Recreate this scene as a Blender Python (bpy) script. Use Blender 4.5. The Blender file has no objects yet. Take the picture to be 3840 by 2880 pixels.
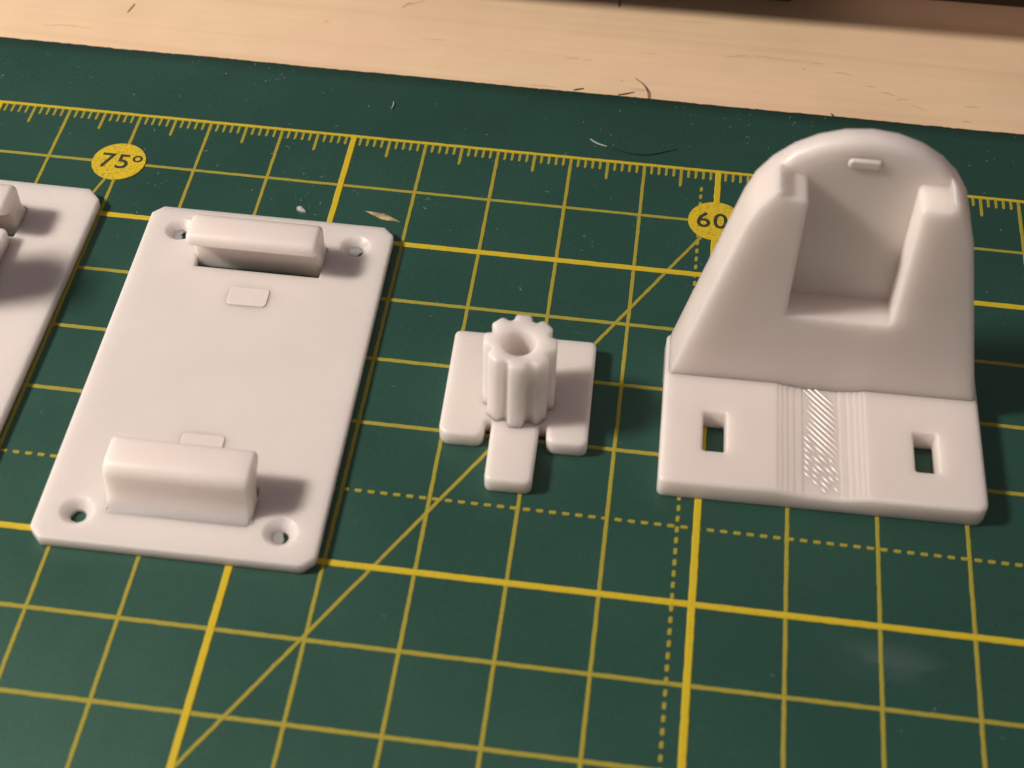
import bpy, bmesh, math, random
from mathutils import Vector, Matrix
from mathutils.geometry import delaunay_2d_cdt

random.seed(7)
U = 0.01                                   # everything below is measured in centimetres
S = bpy.context.scene
COL = S.collection

# ------------------------------------------------------------------ camera
cam = bpy.data.objects.new('camera', bpy.data.cameras.new('camera'))
COL.objects.link(cam)
RX = Vector((0.9919805426914741, 0.12486272993323802, 0.019593406930592847))
DN = Vector((0.1069533855162667, -0.7466755155164804, -0.656533813184673))
FW = Vector((-0.06734668698709217, 0.6533643495032595, -0.7540420747876373))
m = Matrix.Identity(4)
for i in range(3):
    m[i][0], m[i][1], m[i][2] = RX[i], -DN[i], -FW[i]
m.translation = Vector((3.99787292, -16.73248971, 14.49763749)) * U
cam.matrix_world = m
cam.data.sensor_width = 36.0
cam.data.lens = 6038.96 / 3840 * 36
cam.data.clip_start = 0.005
cam.data.clip_end = 10
cam.data.dof.use_dof = True
cam.data.dof.focus_distance = 20.6 * U
cam.data.dof.aperture_fstop = 34
S.camera = cam

# ------------------------------------------------------------------ world, lamps, exposure
W = bpy.data.worlds.new('World'); S.world = W; W.use_nodes = True
bg = W.node_tree.nodes['Background']
bg.inputs[0].default_value = (1.0, 0.81, 0.83, 1); bg.inputs[1].default_value = 0.18

def area_lamp(name, loc, target, size, power, color, shape='DISK', size_y=None):
    d = bpy.data.lights.new(name, 'AREA'); d.shape = shape; d.size = size * U
    if size_y: d.size_y = size_y * U
    d.energy = power; d.color = color
    o = bpy.data.objects.new(name, d); COL.objects.link(o)
    o.location = Vector(loc) * U
    o.rotation_euler = (Vector(target) - Vector(loc)).to_track_quat('-Z', 'Y').to_euler()
    return o
area_lamp('desk_lamp', (-30, -12, 32.5), (24, -2, 0), 7.2, 2.72, (1.0, 0.875, 0.78))
area_lamp('added_shelf_fill', (11.2, 4.60, 0.72), (11.2, 4.50, -0.3), 8.6, 0.0009, (1.0, 0.72, 0.62), 'RECTANGLE', 0.5)  # added fill under the shelf, no real lamp there; brightens the shaded wood

S.view_settings.view_transform = 'Standard'
S.view_settings.look = 'None'
S.view_settings.exposure = 0.0
S.view_settings.gamma = 1.0
S.render.engine = 'CYCLES'

# ------------------------------------------------------------------ material helpers
def new_mat(name):
    mt = bpy.data.materials.new(name); mt.use_nodes = True
    nt = mt.node_tree
    return mt, nt, nt.nodes['Principled BSDF'], nt.nodes['Material Output']
def node(nt, kind, **kw):
    n = nt.nodes.new(kind)
    for k, v in kw.items():
        if k.startswith('i_'):
            key = k[2:]
            n.inputs[int(key) if key.isdigit() else key].default_value = v
        else: setattr(n, k, v)
    return n
def coords(nt, scale=(1, 1, 1), rot=(0, 0, 0), src='Object'):
    tc = node(nt, 'ShaderNodeTexCoord'); mp = node(nt, 'ShaderNodeMapping')
    mp.inputs['Scale'].default_value = scale; mp.inputs['Rotation'].default_value = rot
    nt.links.new(tc.outputs[src], mp.inputs['Vector'])
    return mp.outputs['Vector']
def noise(nt, vec, scale, detail=3, rough=0.55, dist=0.0):
    n = node(nt, 'ShaderNodeTexNoise')
    n.inputs['Scale'].default_value = scale; n.inputs['Detail'].default_value = detail
    n.inputs['Roughness'].default_value = rough; n.inputs['Distortion'].default_value = dist
    nt.links.new(vec, n.inputs['Vector']); return n.outputs['Fac']
def ramp(nt, fac, stops):
    r = node(nt, 'ShaderNodeValToRGB')
    els = r.color_ramp.elements
    while len(els) < len(stops): els.new(0.5)
    for e, (p, c) in zip(els, stops):
        e.position = p; e.color = c if len(c) == 4 else (*c, 1)
    nt.links.new(fac, r.inputs['Fac']); return r.outputs['Color']
def mix(nt, fac, a, b, mode='MIX'):
    n = node(nt, 'ShaderNodeMix', data_type='RGBA', blend_type=mode)
    for sock, v in ((n.inputs[0], fac), (n.inputs[6], a), (n.inputs[7], b)):
        if hasattr(v, 'is_linked'): nt.links.new(v, sock)
        else: sock.default_value = v if not isinstance(v, tuple) or len(v) == 4 else (*v, 1)
    return n.outputs[2]
def bump(nt, h, strength, dist, bsdf):
    b = node(nt, 'ShaderNodeBump'); b.inputs['Strength'].default_value = strength
    b.inputs['Distance'].default_value = dist
    nt.links.new(h, b.inputs['Height']); nt.links.new(b.outputs['Normal'], bsdf.inputs['Normal'])

def plastic(name='white_resin', sss=0.9, scale=0.0042, rough=0.36, rad=(1.0, 0.94, 0.91), tone=1.0):
    mt, nt, b, o = new_mat(name)
    v = coords(nt)
    n1 = noise(nt, v, 120, 3)
    c = ramp(nt, n1, [(0.3, (0.715 * tone, 0.660 * tone, 0.620 * tone)), (0.7, (0.745 * tone, 0.688 * tone, 0.648 * tone))])
    nt.links.new(c, b.inputs['Base Color'])
    b.inputs['Roughness'].default_value = rough
    b.inputs['Specular IOR Level'].default_value = 0.45
    b.inputs['Subsurface Weight'].default_value = sss
    b.inputs['Subsurface Radius'].default_value = rad
    b.inputs['Subsurface Scale'].default_value = scale
    rr = ramp(nt, noise(nt, v, 240, 5, 0.7), [(0.3, (rough - 0.06,) * 3), (0.7, (rough + 0.08,) * 3)])
    nt.links.new(rr, b.inputs['Roughness'])
    n2 = noise(nt, v, 1500, 4, 0.65)
    lay = node(nt, 'ShaderNodeTexWave', wave_type='BANDS', bands_direction='Y'); lay.inputs['Scale'].default_value = 420
    lay.inputs['Distortion'].default_value = 1.2; lay.inputs['Detail'].default_value = 2
    nt.links.new(v, lay.inputs['Vector'])
    pit = node(nt, 'ShaderNodeTexVoronoi', feature='F1'); pit.inputs['Scale'].default_value = 170
    nt.links.new(v, pit.inputs['Vector'])
    hole = ramp(nt, pit.outputs['Distance'], [(0.0, (0, 0, 0)), (0.045, (1, 1, 1))])
    h1 = mix(nt, 0.25, n2, lay.outputs['Fac']); h2 = mix(nt, 0.5, h1, hole, 'MULTIPLY')
    bump(nt, h2, 0.16, 0.00012, b)
    return mt
def mat_green():
    mt, nt, b, o = new_mat('cutting_mat_green')
    v = coords(nt)
    big = noise(nt, v, 28, 4, 0.6)
    fine = noise(nt, v, 3400, 3, 0.75)
    c1 = ramp(nt, big, [(0.3, (0.0095, 0.044, 0.034)), (0.72, (0.0130, 0.056, 0.044))])
    c2 = ramp(nt, fine, [(0.30, (0.62, 0.66, 0.65)), (0.72, (1.36, 1.28, 1.30))])
    c = mix(nt, 0.8, c1, c2, 'MULTIPLY')
    # faint scuffs
    sc = noise(nt, coords(nt, (1, 5, 1), (0, 0, 0.5)), 260, 5, 0.75, 1.5)
    sm = ramp(nt, sc, [(0.66, (0, 0, 0)), (0.78, (0.10, 0.10, 0.10))])
    c = mix(nt, sm, c, (0.30, 0.36, 0.33, 1))
    # shade painted as a dark line along the far cut edge, and one old smear
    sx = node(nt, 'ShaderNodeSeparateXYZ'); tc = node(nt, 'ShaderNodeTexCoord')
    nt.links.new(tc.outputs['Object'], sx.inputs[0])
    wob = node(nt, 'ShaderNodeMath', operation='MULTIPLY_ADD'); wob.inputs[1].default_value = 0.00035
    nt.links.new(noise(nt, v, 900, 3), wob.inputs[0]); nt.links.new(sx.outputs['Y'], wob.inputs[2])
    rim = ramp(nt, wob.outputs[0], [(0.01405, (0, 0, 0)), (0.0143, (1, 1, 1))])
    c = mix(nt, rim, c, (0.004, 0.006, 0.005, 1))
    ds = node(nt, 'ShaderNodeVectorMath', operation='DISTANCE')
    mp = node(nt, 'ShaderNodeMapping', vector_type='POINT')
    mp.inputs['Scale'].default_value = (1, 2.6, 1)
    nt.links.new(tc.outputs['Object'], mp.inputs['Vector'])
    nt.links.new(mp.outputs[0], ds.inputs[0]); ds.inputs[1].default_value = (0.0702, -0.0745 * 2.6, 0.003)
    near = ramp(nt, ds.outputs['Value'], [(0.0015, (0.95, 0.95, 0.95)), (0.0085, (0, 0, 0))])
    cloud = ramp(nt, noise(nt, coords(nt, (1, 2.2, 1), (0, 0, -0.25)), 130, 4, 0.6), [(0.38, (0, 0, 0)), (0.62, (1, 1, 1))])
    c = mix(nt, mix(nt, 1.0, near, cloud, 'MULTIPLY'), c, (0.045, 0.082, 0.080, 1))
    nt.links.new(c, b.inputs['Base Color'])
    rr = ramp(nt, noise(nt, v, 60, 4, 0.65), [(0.3, (0.43,) * 3), (0.7, (0.54,) * 3)])
    nt.links.new(rr, b.inputs['Roughness'])
    b.inputs['Specular IOR Level'].default_value = 1.0
    b.inputs['Specular Tint'].default_value = (0.55, 1.0, 0.72, 1)
    bump(nt, fine, 0.35, 0.00006, b)
    return mt
def ink(name, col, dark, clear, spot=0.35):
    mt, nt, b, o = new_mat(name)
    v = coords(nt, src='Object')
    g = node(nt, 'ShaderNodeNewGeometry')
    n1 = noise(nt, g.outputs['Position'], 3200, 3, 0.7)
    c = ramp(nt, n1, [(spot - 0.08, dark), (spot + 0.12, col)])
    nt.links.new(c, b.inputs['Base Color'])
    b.inputs['Roughness'].default_value = 0.55
    b.inputs['Specular IOR Level'].default_value = 0.3
    if clear:
        t = node(nt, 'ShaderNodeBsdfTransparent'); mx = node(nt, 'ShaderNodeMixShader')
        mx.inputs[0].default_value = clear
        nt.links.new(b.outputs[0], mx.inputs[1]); nt.links.new(t.outputs[0], mx.inputs[2])
        nt.links.new(mx.outputs[0], o.inputs['Surface'])
    return mt
def wood():
    mt, nt, b, o = new_mat('pale_maple')
    rot = (0, 0, math.radians(-3.5))
    v = coords(nt, (1, 1, 1), rot)
    broad = noise(nt, coords(nt, (0.25, 1, 1), rot), 55, 3, 0.5, 0.6)
    grain = noise(nt, coords(nt, (0.035, 1, 1), rot), 900, 4, 0.6, 0.2)
    blot = noise(nt, v, 70, 4, 0.6)
    c1 = ramp(nt, broad, [(0.3, (0.765, 0.585, 0.385)), (0.5, (0.80, 0.615, 0.415)), (0.72, (0.78, 0.61, 0.41))])
    c2 = ramp(nt, grain, [(0.3, (0.96, 0.95, 0.93)), (0.6, (1.02, 1.02, 1.02))])
    c = mix(nt, 0.75, c1, c2, 'MULTIPLY')
    c3 = ramp(nt, blot, [(0.35, (0.94, 0.92, 0.93)), (0.7, (1.04, 1.04, 1.02))])
    c = mix(nt, 0.7, c, c3, 'MULTIPLY')
    fig = node(nt, 'ShaderNodeTexWave', wave_type='BANDS', bands_direction='Y', wave_profile='SAW'); fig.inputs['Scale'].default_value = 26
    fig.inputs['Distortion'].default_value = 9; fig.inputs['Detail'].default_value = 3; fig.inputs['Detail Scale'].default_value = 0.6
    nt.links.new(coords(nt, (0.13, 1, 1), rot), fig.inputs['Vector'])
    c4 = ramp(nt, fig.outputs['Fac'], [(0.0, (1.0, 1.0, 1.0)), (0.80, (1.0, 0.99, 0.97)), (0.95, (0.90, 0.86, 0.80)), (1.0, (1.0, 1.0, 1.0))])
    c = mix(nt, 0.45, c, c4, 'MULTIPLY')
    tint = ramp(nt, noise(nt, coords(nt, (0.5, 1, 1), rot), 34, 3, 0.6, 0.4), [(0.35, (1.03, 0.985, 0.985)), (0.65, (0.985, 1.01, 0.97))])
    c = mix(nt, 1.0, c, tint, 'MULTIPLY')
    # short dark pore ticks
    vo = node(nt, 'ShaderNodeTexVoronoi', feature='F1'); vo.inputs['Scale'].default_value = 260
    nt.links.new(coords(nt, (0.22, 1, 1), rot), vo.inputs['Vector'])
    pk = ramp(nt, vo.outputs['Distance'], [(0.03, (1, 1, 1)), (0.13, (0, 0, 0))])
    rnd = node(nt, 'ShaderNodeSeparateColor'); nt.links.new(vo.outputs['Color'], rnd.inputs[0])
    gate = ramp(nt, rnd.outputs[0], [(0.80, (0, 0, 0)), (0.84, (0.38, 0.38, 0.38))])
    pm = mix(nt, 1.0, pk, gate, 'MULTIPLY')
    c = mix(nt, pm, c, (0.42, 0.25, 0.13, 1))
    nt.links.new(c, b.inputs['Base Color'])
    b.inputs['Roughness'].default_value = 0.5
    b.inputs['Specular IOR Level'].default_value = 0.35
    bump(nt, noise(nt, coords(nt, (0.08, 1, 1), rot), 1400, 3), 0.12, 0.0001, b)
    return mt
def plain(name, col, rough=0.5, var=0.15, scale=800, spec=0.4):
    mt, nt, b, o = new_mat(name)
    n1 = noise(nt, coords(nt), scale, 3)
    lo = tuple(x * (1 - var) for x in col); hi = tuple(min(1, x * (1 + var)) for x in col)
    nt.links.new(ramp(nt, n1, [(0.3, lo), (0.7, hi)]), b.inputs['Base Color'])
    b.inputs['Roughness'].default_value = rough
    b.inputs['Specular IOR Level'].default_value = spec
    return mt
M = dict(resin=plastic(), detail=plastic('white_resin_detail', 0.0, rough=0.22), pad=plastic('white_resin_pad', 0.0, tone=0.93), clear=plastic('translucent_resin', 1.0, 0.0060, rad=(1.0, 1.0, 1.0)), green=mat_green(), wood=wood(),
         ink_bold=ink('bold_yellow_ink', (0.585, 0.45, 0.022), (0.42, 0.34, 0.025), 0.05, 0.34),
         ink_thin=ink('thin_yellow_ink', (0.43, 0.375, 0.045), (0.30, 0.28, 0.05), 0.24, 0.36),
         ink_badge=ink('badge_yellow_ink', (0.62, 0.46, 0.022), (0.22, 0.20, 0.03), 0.0, 0.38),
         ink_text=plain('dark_green_lettering', (0.030, 0.045, 0.022), 0.6),
         case=plain('dark_olive_casing', (0.075, 0.062, 0.036), 0.45, 0.1, 300),
         hair=plain('brown_hair', (0.10, 0.045, 0.015), 0.4),
         black=plain('black_fibre', (0.010, 0.014, 0.012), 0.5),
         lint=plain('pale_lint', (0.34, 0.39, 0.35), 0.7), dust=plain('grey_dust', (0.20, 0.25, 0.22), 0.8, 0.5),
         husk=plain('tan_husk', (0.34, 0.27, 0.14), 0.7, 0.5, 1500),
         mark=plain('brown_wood_mark', (0.60, 0.42, 0.25), 0.6, 0.2))

# ------------------------------------------------------------------ object helpers
def tag(o, label=None, cat=None, group=None, kind=None):
    if label: o['label'] = label
    if cat: o['category'] = cat
    if group: o['group'] = group
    if kind: o['kind'] = kind
    return o
def empty(name, loc, rz=0.0):
    o = bpy.data.objects.new(name, None); COL.objects.link(o)
    o.empty_display_size = 0.005
    o.location = Vector(loc) * U; o.rotation_euler = (0, 0, rz)
    return o
def obj(name, me, parent=None, loc=None, rz=0.0):
    o = bpy.data.objects.new(name, me); COL.objects.link(o)
    if parent: o.parent = parent
    if loc: o.location = Vector(loc) * U
    o.rotation_euler = (0, 0, rz)
    return o
def finish(bm, name, mat, sharp=32, smooth=True):
    bmesh.ops.remove_doubles(bm, verts=bm.verts, dist=1e-5)
    bmesh.ops.recalc_face_normals(bm, faces=bm.faces)
    me = bpy.data.meshes.new(name)
    for v in bm.verts: v.co *= U
    bm.to_mesh(me); bm.free()
    if smooth:
        me.polygons.foreach_set('use_smooth', [True] * len(me.polygons))
        me.set_sharp_from_angle(angle=math.radians(sharp))
    me.materials.append(mat)
    return me

def area2(p): return sum(p[i][0] * p[(i + 1) % len(p)][1] - p[(i + 1) % len(p)][0] * p[i][1] for i in range(len(p)))
def ccw(p): return p if area2(p) > 0 else p[::-1]
def cw(p): return p if area2(p) < 0 else p[::-1]
def offset(p, d):
    """move every vertex d towards the left of the walking direction (the material side)"""
    n = len(p); out = []
    for i in range(n):
        a, b, c = Vector(p[i - 1]), Vector(p[i]), Vector(p[(i + 1) % n])
        e1 = (b - a).normalized(); e2 = (c - b).normalized()
        n1 = Vector((-e1.y, e1.x)); n2 = Vector((-e2.y, e2.x))
        k = n1 + n2
        den = 1 + n1.dot(n2)
        q = b + k * (d / max(den, 0.25))
        out.append((q.x, q.y))
    return out
def round_poly(pts, radii, n=5):
    pts_o = []
    N = len(pts)
    if not hasattr(radii, '__len__'): radii = [radii] * N
    for i in range(N):
        r = radii[i]; b = Vector(pts[i])
        if r <= 0: pts_o.append((b.x, b.y)); continue
        a, c = Vector(pts[i - 1]), Vector(pts[(i + 1) % N])
        u = (a - b).normalized(); w = (c - b).normalized()
        ang = u.angle(w); t = r / math.tan(ang / 2)
        t = min(t, (a - b).length * 0.49, (c - b).length * 0.49)
        r = t * math.tan(ang / 2)
        p0 = b + u * t; p1 = b + w * t
        cen = b + (u + w).normalized() * (r / math.sin(ang / 2))
        a0 = math.atan2(p0.y - cen.y, p0.x - cen.x); a1 = math.atan2(p1.y - cen.y, p1.x - cen.x)
        da = (a1 - a0 + math.pi) % (2 * math.pi) - math.pi
        for k in range(n + 1):
            t_ = a0 + da * k / n
            pts_o.append((cen.x + r * math.cos(t_), cen.y + r * math.sin(t_)))
    return pts_o
def inside(pt, poly):
    x, y = pt; r = False; n = len(poly); j = n - 1
    for i in range(n):
        xi, yi = poly[i]; xj, yj = poly[j]
        if (yi > y) != (yj > y) and x < (xj - xi) * (y - yi) / (yj - yi) + xi: r = not r
        j = i
    return r
def edge_profile(z0, z1, rb, rt, n=4):
    pr = []
    if rb > 0:
        pr.append((rb + 0.004, z0))
        for k in range(n + 1):
            a = math.pi / 2 * (1 - k / n)
            pr.append((rb - rb * math.cos(a), z0 + rb - rb * math.sin(a)))
    else: pr.append((0, z0))
    if rt > 0:
        for k in range(n + 1):
            a = math.pi / 2 * k / n
            pr.append((rt - rt * math.cos(a), z1 - rt + rt * math.sin(a)))
        pr.append((rt + 0.004, z1))
    else: pr.append((0, z1))
    return pr
def solid(outer, holes=(), z0=0.0, z1=1.0, rb=0.0, rt=0.03, hole_profiles=None, lines=(), bm=None, xf=None, vfun=None):
    """extrude a 2-D outline with holes; rounded rims; per-hole profiles of (offset, height)"""
    own = bm or bmesh.new()
    loops = [ccw(list(outer))] + [cw(list(h)) for h in holes]
    profs = [edge_profile(z0, z1, rb, rt)]
    for i in range(len(holes)):
        profs.append(hole_profiles[i] if hole_profiles and hole_profiles[i] else edge_profile(z0, z1, 0.0, min(rt, 0.02)))
    def place(x, y, z):
        if vfun: x, y, z = vfun(x, y, z)
        if xf: x, y, z = xf(x, y, z)
        return own.verts.new((x, y, z))
    tops, bots = [], []
    for lp, pr in zip(loops, profs):
        rings = []
        for d, z in pr:
            q = offset(lp, d) if abs(d) > 1e-9 else lp
            rings.append(([place(x, y, z) for x, y in q], q))
        n = len(lp)
        for r0, r1 in zip(rings, rings[1:]):
            for i in range(n):
                j = (i + 1) % n
                try: own.faces.new((r0[0][i], r0[0][j], r1[0][j], r1[0][i]))
                except ValueError: pass
        bots.append(rings[0]); tops.append(rings[-1])
    for cap, z, extra in ((bots, z0, ()), (tops, z1, lines)):
        vs, es, bv = [], [], []
        for ring, q in cap:
            s = len(vs); n = len(q)
            vs += [Vector(p) for p in q]; bv += ring
            es += [(s + i, s + (i + 1) % n) for i in range(n)]
        for a, b in extra:
            s = len(vs); vs += [Vector(a), Vector(b)]; bv += [None, None]; es.append((s, s + 1))
        ov, oe, of, og, _, _ = delaunay_2d_cdt(vs, es, [], 0, 1e-6, True)
        mv = []
        for co, orig in zip(ov, og):
            w = next((bv[k] for k in orig if bv[k] is not None), None)
            mv.append(w if w else place(co.x, co.y, z))
        polys = [q for _, q in cap]
        for f in of:
            c = sum((ov[k] for k in f), Vector((0, 0))) / len(f)
            if inside(c, polys[0]) and not any(inside(c, h) for h in polys[1:]):
                try: own.faces.new([mv[k] for k in f])
                except ValueError: pass
    loose = [v for v in own.verts if not v.link_faces]
    bmesh.ops.delete(own, geom=loose, context='VERTS')
    return own
def rect(x0, y0, x1, y1): return [(x0, y0), (x1, y0), (x1, y1), (x0, y1)]
def circle(cx, cy, r, n=28, ph=0.0, jag=0.0):
    return [(cx + (r + random.uniform(-jag, jag)) * math.cos(2 * math.pi * k / n + ph), cy + (r + random.uniform(-jag, jag)) * math.sin(2 * math.pi * k / n + ph)) for k in range(n)]
def tube(pts, radii, n=6):
    bm = bmesh.new(); rings = []
    P = [Vector(p) for p in pts]
    for i, p in enumerate(P):
        t = (P[min(i + 1, len(P) - 1)] - P[max(i - 1, 0)]).normalized()
        s = t.cross(Vector((0, 0, 1)));  s = s.normalized() if s.length > 1e-4 else Vector((1, 0, 0))
        u = s.cross(t)
        rings.append([bm.verts.new(p + radii[i] * (math.cos(2 * math.pi * k / n) * s + math.sin(2 * math.pi * k / n) * u)) for k in range(n)])
    for a, b in zip(rings, rings[1:]):
        for k in range(n): bm.faces.new((a[k], a[(k + 1) % n], b[(k + 1) % n], b[k]))
    bm.faces.new(rings[0]); bm.faces.new(rings[-1][::-1])
    return bm
def flat_blob(pts, z0, h):
    """low pebble-like flake on an outline: rim at z0, crowned top"""
    bm = bmesh.new(); n = len(pts)
    cx = sum(p[0] for p in pts) / n; cy = sum(p[1] for p in pts) / n
    a = [bm.verts.new((x, y, z0)) for x, y in pts]
    b = [bm.verts.new((cx + (x - cx) * 0.62, cy + (y - cy) * 0.62, z0 + h * random.uniform(0.7, 1.0))) for x, y in pts]
    for i in range(n): bm.faces.new((a[i], a[(i + 1) % n], b[(i + 1) % n], b[i]))
    bm.faces.new(b); bm.faces.new(a[::-1])
    return bm

# ================================================================== table top and the dark stand behind
ZT = -0.30
t = empty('table', (4, -4, ZT))
tag(t, 'pale maple table top lying under the green cutting mat', 'table')
bm = solid(rect(-44, -30, 44, 40), z0=-2.0, z1=0.0, rt=0.2)
obj('table_top', finish(bm, 'table_top', M['wood']), t)
def on_table(x, y): return (x - 4, y + 4)
def streak(length, width, wob):
    n = 8; up, lo = [], []
    ph = random.uniform(0, 6)
    for k in range(n + 1):
        s = k / n; w = width * (math.sin(math.pi * s) ** 0.6) * random.uniform(0.6, 1.1) + 0.001
        yy = wob * math.sin(2.2 * s * math.pi + ph)
        up.append((length * (s - 0.5), yy + w / 2)); lo.append((length * (s - 0.5), yy - w / 2))
    return lo + up[::-1]
def wood_mark(x, y, length, width, wob=0.01, rz=0.0):
    bm = bmesh.new(); pts = streak(length, width, wob)
    vs = [bm.verts.new((a, b, 0.0025)) for a, b in pts]
    n = len(pts) // 2
    for i in range(n - 1): bm.faces.new((vs[i], vs[i + 1], vs[2 * n - 2 - i], vs[2 * n - 1 - i]))
    px, py = on_table(x, y)
    obj('grain_mark', finish(bm, 'grain_mark', M['mark'], smooth=False), t, (px, py, 0), rz + 0.05)

# dark stand at the far edge: only its foot shows, its overhang shades the wood
st = empty('monitor_stand', (11.0, 5.45, ZT), 0.015)
tag(st, 'dark olive foot of a stand on the table in the far right corner', 'stand')
bm = solid(round_poly(rect(-4.2, -0.57, 9.0, 3.6), 0.15), z0=0.012, z1=1.1, rb=0.03, rt=0.02)
obj('foot', finish(bm, 'foot', M['case']), st)
bm = solid(round_poly(rect(-11.5, -1.965, 9.0, 4.0), 0.3), z0=1.1, z1=1.9, rb=0.05, rt=0.08)
obj('shelf', finish(bm, 'shelf', M['case']), st)
bm = solid(round_poly(rect(-11.0, -0.92, -5.0, 3.6), 0.1), z0=0.0, z1=1.1, rb=0.03, rt=0.02)  # unseen block added to keep fill light off the wood under the shelf
obj('shade_block', finish(bm, 'shade_block', M['case']), st)

# ================================================================== cutting mat
MT = 1.45
matE = empty('cutting_mat', (0, 0, ZT))
tag(matE, 'dark green cutting mat with a yellow centimetre grid under the white parts', 'cutting mat')
edge = [(-13, -17), (16, -17), (16, MT)]
x = 16.0
far = []
while x > -13:
    x -= random.uniform(0.03, 0.12)
    far.append((max(x, -13), MT + random.gauss(0, 0.0035) + 0.004 * math.sin(x * 2.1)))
bm = solid(edge + far, z0=0.0, z1=0.30, rb=0.0, rt=0.05)
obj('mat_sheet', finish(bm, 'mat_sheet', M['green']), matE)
Z0 = 0.30                                   # mat surface inside the mat's own frame

def strip_mesh(name, length, width, mat, h=0.005, rough=0.0016, seg=0.07, taper=False, roundend=False):
    n = max(2, int(length / seg)); up, lo = [], []
    for k in range(n + 1):
        s = k / n; w = width / 2
        if roundend:
            e = min(s, 1 - s) * length
            if e < w: w = math.sqrt(max(0.0, w * w - (w - e) ** 2)) + 0.003
        up.append((length * s, w + random.gauss(0, rough))); lo.append((length * s, -w + random.gauss(0, rough)))
    bm = bmesh.new()
    T = [(bm.verts.new((a[0], a[1] - width * 0.1, h)), bm.verts.new((b[0], b[1] + width * 0.1, h))) for a, b in zip(up, lo)]
    B = [(bm.verts.new((a[0], a[1] + 0.003, -0.002)), bm.verts.new((b[0], b[1] - 0.003, -0.002))) for a, b in zip(up, lo)]
    for i in range(n):
        bm.faces.new((T[i][0], T[i + 1][0], T[i + 1][1], T[i][1]))
        bm.faces.new((T[i][0], B[i][0], B[i + 1][0], T[i + 1][0]))
        bm.faces.new((T[i][1], T[i + 1][1], B[i + 1][1], B[i][1]))
    bm.faces.new((T[0][0], T[0][1], B[0][1], B[0][0])); bm.faces.new((T[n][1], T[n][0], B[n][0], B[n][1]))
    return finish(bm, name, mat, 30)
PI2 = math.pi / 2
XL, XR, YB = -7.0, 11.0, -11.0
for k in range(-7, 12):                      # lines running away from the viewer
    bold = k % 5 == 0
    obj('grid_line', strip_mesh('grid_line', -YB, 0.084 if bold else 0.045, M['ink_bold'] if bold else M['ink_thin'], 0.0105 if bold else 0.0055), matE, (k, YB, Z0), PI2)
for j in range(1, 12):                       # lines running across
    if j == 6: continue
    bold = j in (2, 7)
    if j == 1:
        for a, b in ((XL, -3.38), (-2.70, 4.66), (5.34, XR)):
            obj('grid_line', strip_mesh('grid_line', b - a, 0.046, M['ink_thin'], 0.004), matE, (a, -1, Z0))
        continue
    obj('grid_line', strip_mesh('grid_line', XR - XL, 0.080 if bold else 0.053, M['ink_bold'] if bold else M['ink_thin'], 0.0090 if bold else 0.0045), matE, (XL, -j, Z0))
obj('ruler_line', strip_mesh('ruler_line', XR - XL, 0.042, M['ink_bold'], 0.0112), matE, (XL, 0, Z0))
ticks = [strip_mesh('tick_mark', 0.185, 0.036, M['ink_thin'], 0.006, 0.0008, 0.02, roundend=True) for _ in range(6)]
halfs = [strip_mesh('tick_mark', 0.375, 0.042, M['ink_thin'], 0.006, 0.0008, 0.03, roundend=True) for _ in range(4)]
for k in range(-62, 104):
    if k % 10 == 0: continue
    obj('tick_mark', random.choice(halfs if k % 5 == 0 else ticks), matE, (k / 10 + random.gauss(0, 0.0006), 0.0, Z0), -PI2)
dashes = [strip_mesh('dash', 0.088, 0.042, M['ink_thin'], 0.0075, 0.0018, 0.011, roundend=True) for _ in range(6)]
k = 0
while 1.188 - 0.042 - 0.1469 * 48 + 0.1469 * k < 10.6:
    obj('dash', random.choice(dashes), matE, (1.188 - 0.044 - 0.1469 * 48 + 0.1469 * k, -5.992, Z0)); k += 1
for k in range(2, 66):
    obj('dash', random.choice(dashes), matE, (4.785, -0.150 - 0.1487 * k + 0.105, Z0), -PI2)
def slant(x0, y0, ang, length):
    obj('angle_line', strip_mesh('angle_line', length, 0.046, M['ink_thin'], 0.0066), matE, (x0, y0, Z0), -math.radians(180 - ang))
slant(5.0, -1.0, 60, 11.0)
slant(-3.03, -1.0, 75, 9.0)

# badges with the angle figures
def figure(ch, size, parent, x, y, z):
    cu = bpy.data.curves.new('numeral', 'FONT'); cu.body = ch; cu.size = size * U
    cu.extrude = 0.0008 * U; cu.offset = 0.0045 * U; cu.resolution_u = 6
    tmp = bpy.data.objects.new('numeral_source', cu); COL.objects.link(tmp)
    dg = bpy.context.evaluated_depsgraph_get(); dg.update()
    me = bpy.data.meshes.new_from_object(tmp.evaluated_get(dg))
    bpy.data.objects.remove(tmp); bpy.data.curves.remove(cu)
    me.name = 'numeral'; me.materials.clear(); me.materials.append(M['ink_text'])
    return obj('numeral', me, parent, (x, y, z))
def badge(cx, cy, chars):
    b = obj('degree_badge', finish(solid(circle(0, 0, 0.362, 48), z0=-0.002, z1=0.014, rt=0.003), 'degree_badge', M['ink_badge']), matE, (cx, cy, Z0))
    for ch, sz, dx, dy in chars: figure(ch, sz, b, dx, dy, 0.0152)
badge(-3.035, -0.985, [('7', 0.40, -0.262, -0.135), ('5', 0.40, -0.045, -0.135), ('o', 0.27, 0.165, 0.015)])
badge(5.0, -0.985, [('6', 0.40, -0.262, -0.135), ('0', 0.40, -0.040, -0.135), ('o', 0.27, 0.185, 0.015)])

# ================================================================== white resin parts
RES = M['resin']
def extrude_x(profile, x0, x1, r):           # outline in (y, z), extruded along x
    return solid(profile, z0=x0, z1=x1, rb=r, rt=r, xf=lambda a, b, c: (c, a, b))

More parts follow.
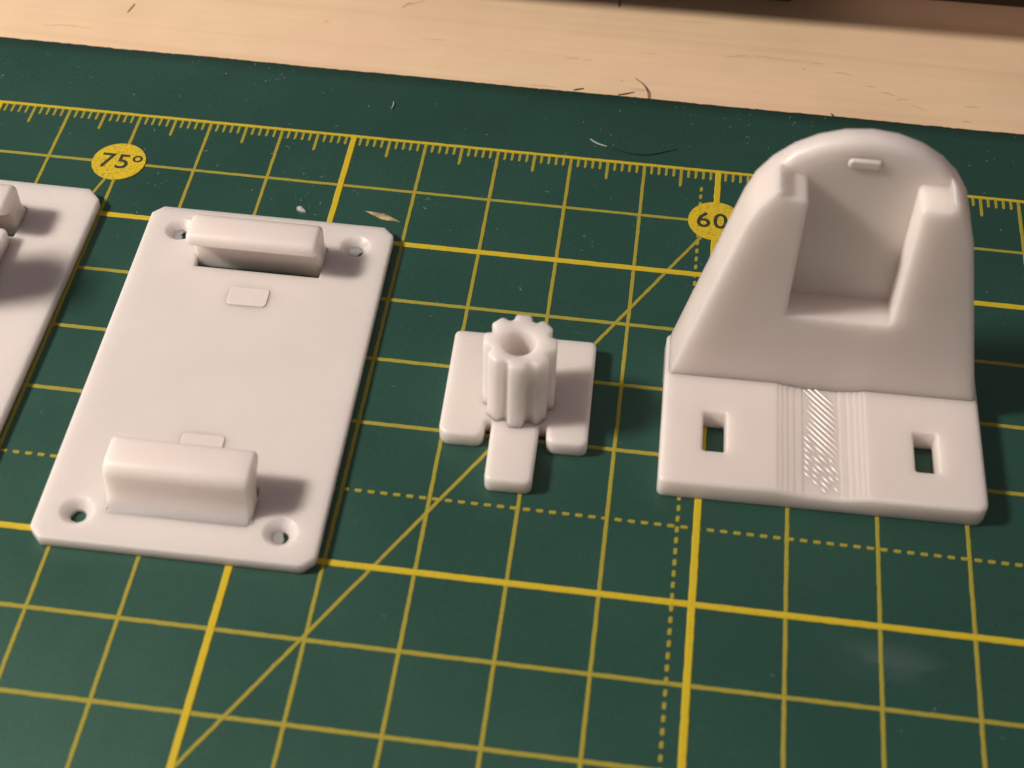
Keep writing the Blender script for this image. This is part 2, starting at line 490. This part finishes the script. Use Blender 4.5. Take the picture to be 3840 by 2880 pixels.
# ---- mounting plate with two clip hooks
PT = 0.16
def countersink(): return [(0.0, 0.0), (0.0, 0.045), (-0.004, 0.055), (0.095, PT - 0.006), (0.105, PT), (0.112, PT)]
def make_plate(loc, rz, label, seed, corners=((-1, -1), (1, -1), (1, 1), (-1, 1)), hook_end=0.80, cut=0.135):
    random.seed(seed)
    e = empty('mounting_plate', loc, rz)
    tag(e, label, 'printed part', 'white plates with two clip hooks')
    hw, hl = 1.58, 2.655
    c = cut
    out = [(-hw, -hl + c), (-hw + c, -hl), (hw - c, -hl), (hw, -hl + c), (hw, hl - c), (hw - c, hl), (-hw + c, hl), (-hw, hl - c)]
    out = round_poly(out, [0.07, 0.07, 0.10, 0.10, 0.02, 0.02, 0.03, 0.03], 3)
    hs = [circle(sx * 1.135, sy * 2.25, 0.090, 26, 0.0, 0.005) for sx, sy in corners]
    slots = [round_poly(rect(-0.80, 1.640, hook_end - 0.015, 1.86), 0.015, 2), round_poly(rect(-0.80, -1.87, 0.785, -1.66), 0.015, 2)]
    prof = [[(d + random.gauss(0, 0.004), z) if 0.05 < z < PT - 0.01 else (d, z) for d, z in countersink()] for _ in hs] + [None, None]
    bm = solid(out, hs + slots, 0.0, PT, 0.012, 0.022, prof)
    obj('base_plate', finish(bm, 'base_plate', RES, 40), e)
    for sgn, y_out in ((1, 2.06), (-1, -2.085)):
        u = lambda a: y_out - sgn * a
        pr = [(-0.15, PT - 0.03), (-0.15, PT - 0.002), (-0.105, PT + 0.018), (-0.06, PT + 0.06), (-0.025, PT + 0.13), (0.0, PT + 0.24), (0.0, 0.74), (0.50, 0.74), (0.50, 0.58), (0.272, 0.42), (0.272, 0.012), (0.0, 0.012), (0.0, PT - 0.03)]
        rr = [0, 0, 0, 0, 0, 0, 0.17, 0.09, 0.06, 0.02, 0, 0, 0]
        prof2 = round_poly([(u(a), z) for a, z in pr], rr, 4)
        bm = extrude_x(prof2, -0.83, hook_end, 0.055)
        obj('clip_hook', finish(bm, 'clip_hook', RES, 40), e)
    for y in (1.19, -1.17):
        bm = solid(round_poly(rect(-0.25, -0.15, 0.25, 0.15), 0.05, 3), z0=-0.05, z1=0.014, rt=0.0135)
        obj('detent_bump', finish(bm, 'detent_bump', M['pad'], 40), e, (-0.005, y, PT))
    # ragged skins left in the screw holes
    for sx, sy, a0, span in ((1, -1, 1.6, 3.6), (1, 1, 0.2, 4.4), (-1, 1, 1.4, 3.4)):
        if (sx, sy) not in corners: continue
        pts = []
        for k in range(12):
            a = a0 + span * k / 11
            pts.append((0.105 * math.cos(a), 0.105 * math.sin(a)))
        a1 = a0 + span
        for k in range(1, 6):
            s = k / 6
            q = Vector(pts[11]).lerp(Vector(pts[0]), s) + Vector((random.uniform(-0.02, 0.02), random.uniform(-0.02, 0.02)))
            pts.append((q.x, q.y))
        bm = solid(pts, z0=0.042, z1=0.060, rt=0.0)
        obj('hole_flash', finish(bm, 'hole_flash', RES, 30), e, (sx * 1.135, sy * 2.25, 0))
    for sx, sy in corners:
        bm = bmesh.new()
        for _ in range(9):
            a = random.uniform(-0.6, 2.6); q = random.uniform(0.15, 0.27)
            c0 = Vector((q * math.cos(a), q * math.sin(a), PT - 0.002)); w = random.uniform(0.006, 0.016)
            vs = [bm.verts.new(c0 + Vector((random.uniform(-w, w), random.uniform(-w, w), z_))) for z_ in (-0.004, -0.004, -0.004)] + [bm.verts.new(c0 + Vector((0, 0, w * 1.1)))]
            for f in ((0, 1, 2), (0, 1, 3), (1, 2, 3), (0, 2, 3)): bm.faces.new([vs[k] for k in f])
        obj('hole_burr', finish(bm, 'hole_burr', M['detail'], 20), e, (sx * 1.135, sy * 2.25, 0))
    return e
make_plate((-0.665, -4.555, 0.008), math.radians(0.4), 'white plate with two clip hooks left of the little gear part, wholly in view', 3)
make_plate((-4.605, -4.375, 0.008), math.radians(-0.35), 'white plate cut off by the left edge of the photo, beside the 75 degree mark', 5, ((-1, -1), (-1, 1)), 0.74, 0.17)

# ---- gear part
def make_gear(loc, rz, label, top=1.25):
    e = empty('gear_piece', loc, rz)
    tag(e, label, 'printed part', 'white bases carrying a toothed post')
    bt = 0.215
    P = [(-0.87, -0.575), (-0.36, -0.575), (-0.345, -0.33), (-0.275, -0.33), (-0.27, -1.19), (0.265, -1.19), (0.275, -0.33), (0.36, -0.33), (0.375, -0.575), (0.845, -0.575), (0.845, 1.05), (-0.87, 1.05)]
    R_ = [0.13, 0.11, 0.025, 0.025, 0.085, 0.085, 0.025, 0.025, 0.11, 0.09, 0.075, 0.075]
    bm = solid(round_poly(P, R_, 4), z0=0.0, z1=bt, rb=0.012, rt=0.045)
    obj('base_plate', finish(bm, 'base_plate', RES, 40), e)
    g = []
    r0, r1 = 0.340, 0.425
    for k in range(8):
        a = math.pi / 2 - 2 * math.pi * k / 8
        for da, r in ((0.315, r0), (0.21, r1), (-0.21, r1), (-0.315, r0)): g.append((r * math.cos(a + da), r * math.sin(a + da)))
    rad = [0.025, 0.045, 0.045, 0.025] * 8
    bore = circle(-0.02, -0.03, 0.19, 32)
    bm = solid(round_poly(ccw(g), rad, 3), [bore], bt - 0.02, top, 0.0, 0.03, [[(0.0, bt - 0.02), (0.0, top - 0.02), (0.006, top - 0.006), (0.02, top)]])
    obj('gear_post', finish(bm, 'gear_post', M['clear'], 38), e)
    return e
make_gear((2.83, -4.61, 0.008), math.radians(1.2), 'small white gear post on a T shaped base, alone between plate and tall holder')
make_gear((-4.72, -3.86, PT + 0.01), math.radians(-0.35), 'white gear post seated on the plate at the left edge, almost wholly outside the photo', 1.8)

# ---- tall holder with rounded back and pocket
h = empty('tall_holder', (6.33, -4.40, 0.008), math.radians(1.0))
tag(h, 'tall white holder with arched back and open pocket over a foot with two square holes', 'printed part')
BT = 0.29
gw, gd, gs = 0.55, 0.066, 0.0112
def groove(xx):
    a = abs(xx)
    if a >= gw: return 0.0
    d = gd * (1 - (a / gw) ** 2); k = int(d / gs)
    return k * gs
xs = []
for k in range(1, 6):
    q = gw * math.sqrt(1 - k * gs / gd)
    xs += [q - 0.0115, q + 0.0115]
xs = sorted([-q for q in xs] + xs)
front = [(q, -1.165) for q in xs]
P = [(-1.83, -1.165)] + front + [(1.83, -1.165), (1.83, 1.09), (-1.83, 1.09)]
Rr = [0.075] + [0] * len(front) + [0.13, 0.07, 0.07]
out = round_poly(P, Rr, 4)
sq = [round_poly(rect(-1.355, -0.675, -1.09, -0.10), 0.03, 3), round_poly(rect(1.045, -0.69, 1.31, -0.115), 0.03, 3)]
# the slot opens wider at the front than the back
lines = [((q, -1.165 + 0.0545 + 0.0005), (q, 0.62)) for q in xs]
def sink(x_, y_, z_):
    if z_ > BT * 0.55: z_ -= groove(x_)
    return x_, y_, z_
hp = [(0.0, 0.0), (0.0, BT - 0.03), (0.006, BT - 0.012), (0.024, BT)]
bm = solid(out, sq, 0.0, BT, 0.012, 0.05, [hp, hp], lines, vfun=sink)
obj('foot_plate', finish(bm, 'foot_plate', RES, 25), h)
# body: a slab with the pocket cut through its front half
w0, zc, ra = 1.855, 2.43, 1.247
al = math.atan(0.236)
def wz(z): return w0 - 0.236 * z
def arch(n, a0, a1): return [(ra * math.cos(a0 + (a1 - a0) * k / n), zc + ra * math.sin(a0 + (a1 - a0) * k / n)) for k in range(n + 1)]
ZB = 0.06
to_xz = lambda a, b, c: (a, -c, b)
NA = 12
CB, CR, CF = -1.09, -0.84, -0.435            # back face, pocket floor, front face (distance towards the viewer)
px = 0.885
full = arch(NA, al, math.pi - al)
def split(side):
    """arch points outside the pocket on one side, plus the point where the pocket wall meets the arch"""
    half = sorted([q for q in full if q[0] * side > -1e-6], key=lambda q: q[1])
    low = [q for q in half if q[0] * side > px + 0.02]
    for p0, p1 in zip(half, half[1:]):
        if (p0[0] * side - px) * (p1[0] * side - px) <= 0:
            k = (px - p0[0] * side) / (p1[0] * side - p0[0] * side)
            return low, (px * side, p0[1] + (p1[1] - p0[1]) * k)
lowR, HR = split(1); lowL, HL = split(-1)
crown = [q for q in full if abs(q[0]) < px - 0.02]
shared = [HL] + lowL[::-1] + [(-wz(ZB), ZB), (wz(ZB), ZB)] + lowR + [HR]      # down the left, along the bottom, up the right
notch = round_poly([(px, 3.5), (px, 3.17), (0.575, 3.17), (0.585, 1.42), (-0.575, 1.42), (-0.590, 3.17), (-px, 3.17), (-px, 3.5)], [0, 0.03, 0.06, 0.03, 0.03, 0.06, 0.03, 0], 3)[1:-1]
bm = bmesh.new()
mk = lambda q, c: bm.verts.new((q[0], -c, q[1]))
def band(r0, r1, closed=True):
    n = len(r0)
    for i in range(n if closed else n - 1):
        j = (i + 1) % n
        vs = []
        for v in (r0[i], r0[j], r1[j], r1[i]):
            if v not in vs: vs.append(v)
        if len(vs) > 2: bm.faces.new(vs)
def cap(loop, ring):
    ov, oe, of, og, _, _ = delaunay_2d_cdt([Vector(q) for q in loop], [(i, (i + 1) % len(loop)) for i in range(len(loop))], [], 0, 1e-6, True)
    for f in of:
        if inside(sum((ov[k] for k in f), Vector((0, 0))) / len(f), loop): bm.faces.new([ring[og[k][0]] for k in f])
A = shared + crown                            # whole outline, ccw
ns = len(shared)
prev = None
for d, c in edge_profile(CB, CR, 0.045, 0.0)[:-1]:
    q = offset(A, d) if d > 1e-9 else A
    ring = [mk(x, c) for x in q]
    if prev: band(prev, ring)
    else: cap(q, ring)
    prev = ring
sh_r = [mk(q, CR) for q in shared]
RR = 0.10                                     # the rim over the pocket is rounded
rows = []
inset = offset(A, 1.0)
for k in range(5):
    a_ = math.pi / 2 * k / 4
    d, c = RR * (1 - math.cos(a_)), CR - RR + RR * math.sin(a_)
    q = offset(A, d)[ns:] if d > 1e-9 else crown
    rows.append(([mk(x, c) for x in q], q))
band(prev, sh_r + rows[0][0])
for r0, r1 in zip(rows, rows[1:]): band([sh_r[-1]] + r0[0] + [sh_r[0]], [sh_r[-1]] + r1[0] + [sh_r[0]], False)
no_r = [mk(q, CR) for q in notch]
cap([HR] + rows[-1][1] + [HL] + notch[::-1], [sh_r[-1]] + rows[-1][0] + [sh_r[0]] + no_r[::-1])
F = shared + notch
prev = sh_r + no_r
for d, c in edge_profile(CR, CF, 0.0, 0.042)[1:]:
    q = offset(F, d) if d > 1e-9 else F
    ring = [mk(x, c) for x in q]
    band(prev, ring); prev = ring
cap(q, prev)
obj('holder_body', finish(bm, 'holder_body', M['clear'], 27), h)
bm = solid(round_poly(rect(-0.19, -0.065, 0.17, 0.065), 0.05, 3), z0=-0.05, z1=0.034, rt=0.033, xf=to_xz)
obj('detent_bump', finish(bm, 'detent_bump', M['pad'], 40), h, (-0.02, 0.84, 3.38))
# raised infill strokes in the groove
random.seed(21)
def stroke(length, w, hh):
    bm = bmesh.new(); n = 6; rows = []
    for k in range(n + 1):
        s = k / n; ww = w * (0.35 + 0.65 * math.sin(math.pi * min(max(s, 0.04), 0.96)) ** 0.5)
        zz = hh * (0.25 + 0.75 * math.sin(math.pi * s) ** 0.4) * random.uniform(0.85, 1.1)
        rows.append([bm.verts.new((length * (s - 0.5), ww * t_, (zz if abs(t_) < 0.3 else (zz * 0.75 if abs(t_) < 0.8 else -0.006)))) for t_ in (-1, -0.55, 0, 0.55, 1)])
    for a, b in zip(rows, rows[1:]):
        for k in range(4): bm.faces.new((a[k], a[k + 1], b[k + 1], b[k]))
    bm.faces.new(rows[0]); bm.faces.new(rows[-1][::-1])
    return finish(bm, 'infill_stroke', M['detail'], 60)
zf = BT - groove(0.0)
for k in range(19):
    yk = 0.56 - 0.088 * k
    f = k / 18
    xa, xb = -0.20, 0.20
    cuts = []
    if f < 0.62: cuts = [(xa + random.uniform(0, 0.08), xb - random.uniform(0, 0.05))]
    else:
        q = xa
        while q < xb - 0.03:
            L = random.uniform(0.06, 0.26 - 0.16 * f)
            cuts.append((q, min(q + L, xb))); q += L + random.uniform(0.018, 0.035)
    for a, b in cuts:
        xm = (a + b) / 2; ym = yk - 1.08 * xm
        if ym > 0.40 or ym < -1.08: continue
        obj('infill_stroke', stroke((b - a) * 1.46, 0.017, 0.009), h, (xm, ym, zf), -math.atan(1.08))

# ================================================================== small stray things
def crumb(name, pts, loc, hgt, mat, label, cat, rz=0):
    bm = flat_blob(pts, 0.0, hgt)
    o = obj(name, finish(bm, name, mat, 60), None, loc, rz)
    return tag(o, label, cat)
random.seed(11)
crumb('resin_crumb', [(-0.08, 0.02), (-0.05, -0.03), (0.02, -0.045), (0.085, -0.03), (0.10, 0.0), (0.05, 0.02), (0.0, 0.05), (-0.05, 0.055)], (-0.42, -1.56, 0.006), 0.035, RES, 'white crumb lying on the mat behind the hooked plate', 'crumb', -0.35)
crumb('seed_husk', [(-0.26, 0.0), (-0.14, -0.025), (0.0, -0.055), (0.10, -0.045), (0.19, -0.012), (0.27, -0.002), (0.20, 0.012), (0.10, 0.045), (0.0, 0.05), (-0.13, 0.022)], (0.66, -1.53, 0.006), 0.03, M['husk'], 'thin tan seed husk lying on the mat near the bold grid line', 'husk', -0.28)
def strand(name, pts, r, mat, label, cat):
    P = [Vector(p) for p in pts]; out = []
    n = 4
    for i in range(len(P) - 1):
        a, b, c, d = P[max(i - 1, 0)], P[i], P[i + 1], P[min(i + 2, len(P) - 1)]
        for k in range(n):
            t_ = k / n
            out.append(0.5 * ((2 * b) + (c - a) * t_ + (2 * a - 5 * b + 4 * c - d) * t_ ** 2 + (3 * b - 3 * c + d - a) * t_ ** 3))
    out.append(P[-1])
    rad = [r * (0.35 + 0.65 * math.sin(math.pi * min(0.95, max(0.08, i / (len(out) - 1)))) ** 0.5) for i in range(len(out))]
    org = out[0].copy()
    bm = tube([p - org for p in out], rad)
    o = obj(name, finish(bm, name, mat, 80), None, org)
    return tag(o, label, cat)
zt = ZT + 0.012
strand('hair', [(3.72, 2.221, zt), (3.82, 2.13, zt), (3.88, 2.03, zt + 0.01), (3.925, 1.90, zt + 0.02), (3.945, 1.77, zt + 0.01), (3.95, 1.60, zt), (3.95, 1.47, ZT + 0.008)], 0.008, M['hair'], 'curved brown hair on the wood touching the mat edge', 'hair')
strand('hair', [(3.36, 4.25, zt), (3.348, 4.11, zt), (3.343, 3.92, zt)], 0.009, M['hair'], 'short brown hair on the wood below the dark shadow', 'hair')
strand('hair', [(-3.966, 2.883, zt - 0.004), (-3.985, 2.78, zt - 0.004), (-4.017, 2.653, zt - 0.004)], 0.006, M['hair'], 'short thin hair on the bare wood at upper left', 'hair')
zm = 0.010
strand('fibre', [(3.211, 0.415, zm), (3.32, 0.335, zm), (3.454, 0.292, zm)], 0.011, M['lint'], 'pale straight fibre on the mat above the ruler line', 'fibre')
strand('fibre', [(3.53, 0.275, zm), (3.66, 0.225, zm), (3.82, 0.195, zm), (4.03, 0.205, zm), (4.2, 0.275, zm), (4.40, 0.375, zm)], 0.006, M['black'], 'long curved black fibre on the mat above the ruler line', 'fibre')
strand('fibre', [(0.40, 0.80, zm), (0.415, 0.72, zm + 0.01), (0.395, 0.64, zm)], 0.010, M['lint'], 'curled pale fibre near the far mat edge', 'fibre')
for (x, y, dx, dy, lb) in ((3.60, 1.485, 0.14, 0.085, 'dark burr sticking out of the mat edge beside the brown hair'), (2.93, 1.49, 0.09, 0.055, 'small dark burr on the mat edge left of the brown hair'), (6.55, 1.45, -0.03, 0.06, 'single dark burr on the mat edge behind the tall holder')):
    strand('burr', [(x - dx * 0.6, y - 0.02, -0.02), (x, y, -0.015), (x + dx, y + dy, -0.03)], 0.011, M['black'], lb, 'burr')

# dust and lint specks on the mat: nobody could count them
random.seed(5)
bm = bmesh.new()
def speck(x, y):
    L = abs(random.gauss(0.009, 0.010)) + 0.004; w = random.uniform(0.0015, 0.0045); a = random.uniform(0, 6.3)
    c, s = math.cos(a), math.sin(a); kx = random.uniform(-0.6, 0.6) * L
    pts = [(-L, -w), (0, -w + kx * 0.5), (L, -w * 0.5), (L, w * 0.5), (0, w + kx * 0.5), (-L, w)]
    v = [bm.verts.new((x + c * p - s * q, y + s * p + c * q, 0.0015 + random.uniform(0, 0.004))) for p, q in pts]
    bm.faces.new((v[0], v[1], v[4], v[5])); bm.faces.new((v[1], v[2], v[3], v[4]))
centres = [(random.uniform(-5.5, 9), random.uniform(-2.0, 1.35)) for _ in range(34)]
for cx, cy in centres:
    for _ in range(random.randint(3, 9)):
        y = cy + random.gauss(0, 0.12)
        if y < 1.40: speck(cx + random.gauss(0, 0.14), y)
for _ in range(330):
    y = random.uniform(-3.5, 1.38)
    if random.random() < 0.35 + 0.65 * (y + 3.5) / 5: speck(random.uniform(-6, 10), y)
for _ in range(40): speck(random.uniform(-4, 10), random.uniform(-10, -3))
d = obj('dust', finish(bm, 'dust', M['dust'], smooth=False), None)
tag(d, 'pale dust and lint specks scattered over the green mat', 'dust', kind='stuff')

# grain marks on the wood
random.seed(9)
for x, y, L, w, wob, rz in ((2.75, 2.56, 0.26, 0.016, 0.006, 0), (3.0, 2.55, 0.14, 0.012, 0.004, 0), (5.2, 2.98, 0.42, 0.018, 0.012, 0.08), (5.55, 3.03, 0.25, 0.016, 0.006, 0.02), (5.9, 3.0, 0.6, 0.014, 0.012, -0.02),
                            (6.35, 2.98, 0.20, 0.020, 0.01, 0.02), (6.75, 2.80, 0.32, 0.016, 0.02, -0.35), (7.15, 2.55, 0.15, 0.020, 0.01, 0.0), (7.40, 2.42, 0.22, 0.022, 0.012, -0.3), (7.60, 2.32, 0.20, 0.018, 0.01, 0.2), (7.85, 2.15, 0.28, 0.014, 0.012, -0.4),
                            (4.5, 3.72, 0.9, 0.012, 0.015, -0.05), (3.9, 2.86, 0.3, 0.012, 0.006, 0), (0.65, 2.70, 0.42, 0.012, 0.006, -0.05), (-4.8, 2.2, 0.8, 0.013, 0.02, 0.0), (8.6, 2.3, 0.22, 0.02, 0.006, 0), (8.5, 1.95, 0.14, 0.018, 0.004, 0),
                            (1.3, 1.75, 0.26, 0.012, 0.004, 0), (2.4, 1.85, 0.38, 0.012, 0.006, -0.05), (0.15, 3.50, 0.26, 0.05, 0.02, 0.55), (0.32, 3.60, 0.16, 0.025, 0.01, 0.2), (-1.0, 2.9, 0.1, 0.02, 0.0, 0.2), (3.53, 2.138, 0.05, 0.03, 0.0, 0), (6.18, 2.82, 0.07, 0.03, 0.0, -0.4)):
    wood_mark(x, y, L, w, wob, rz)
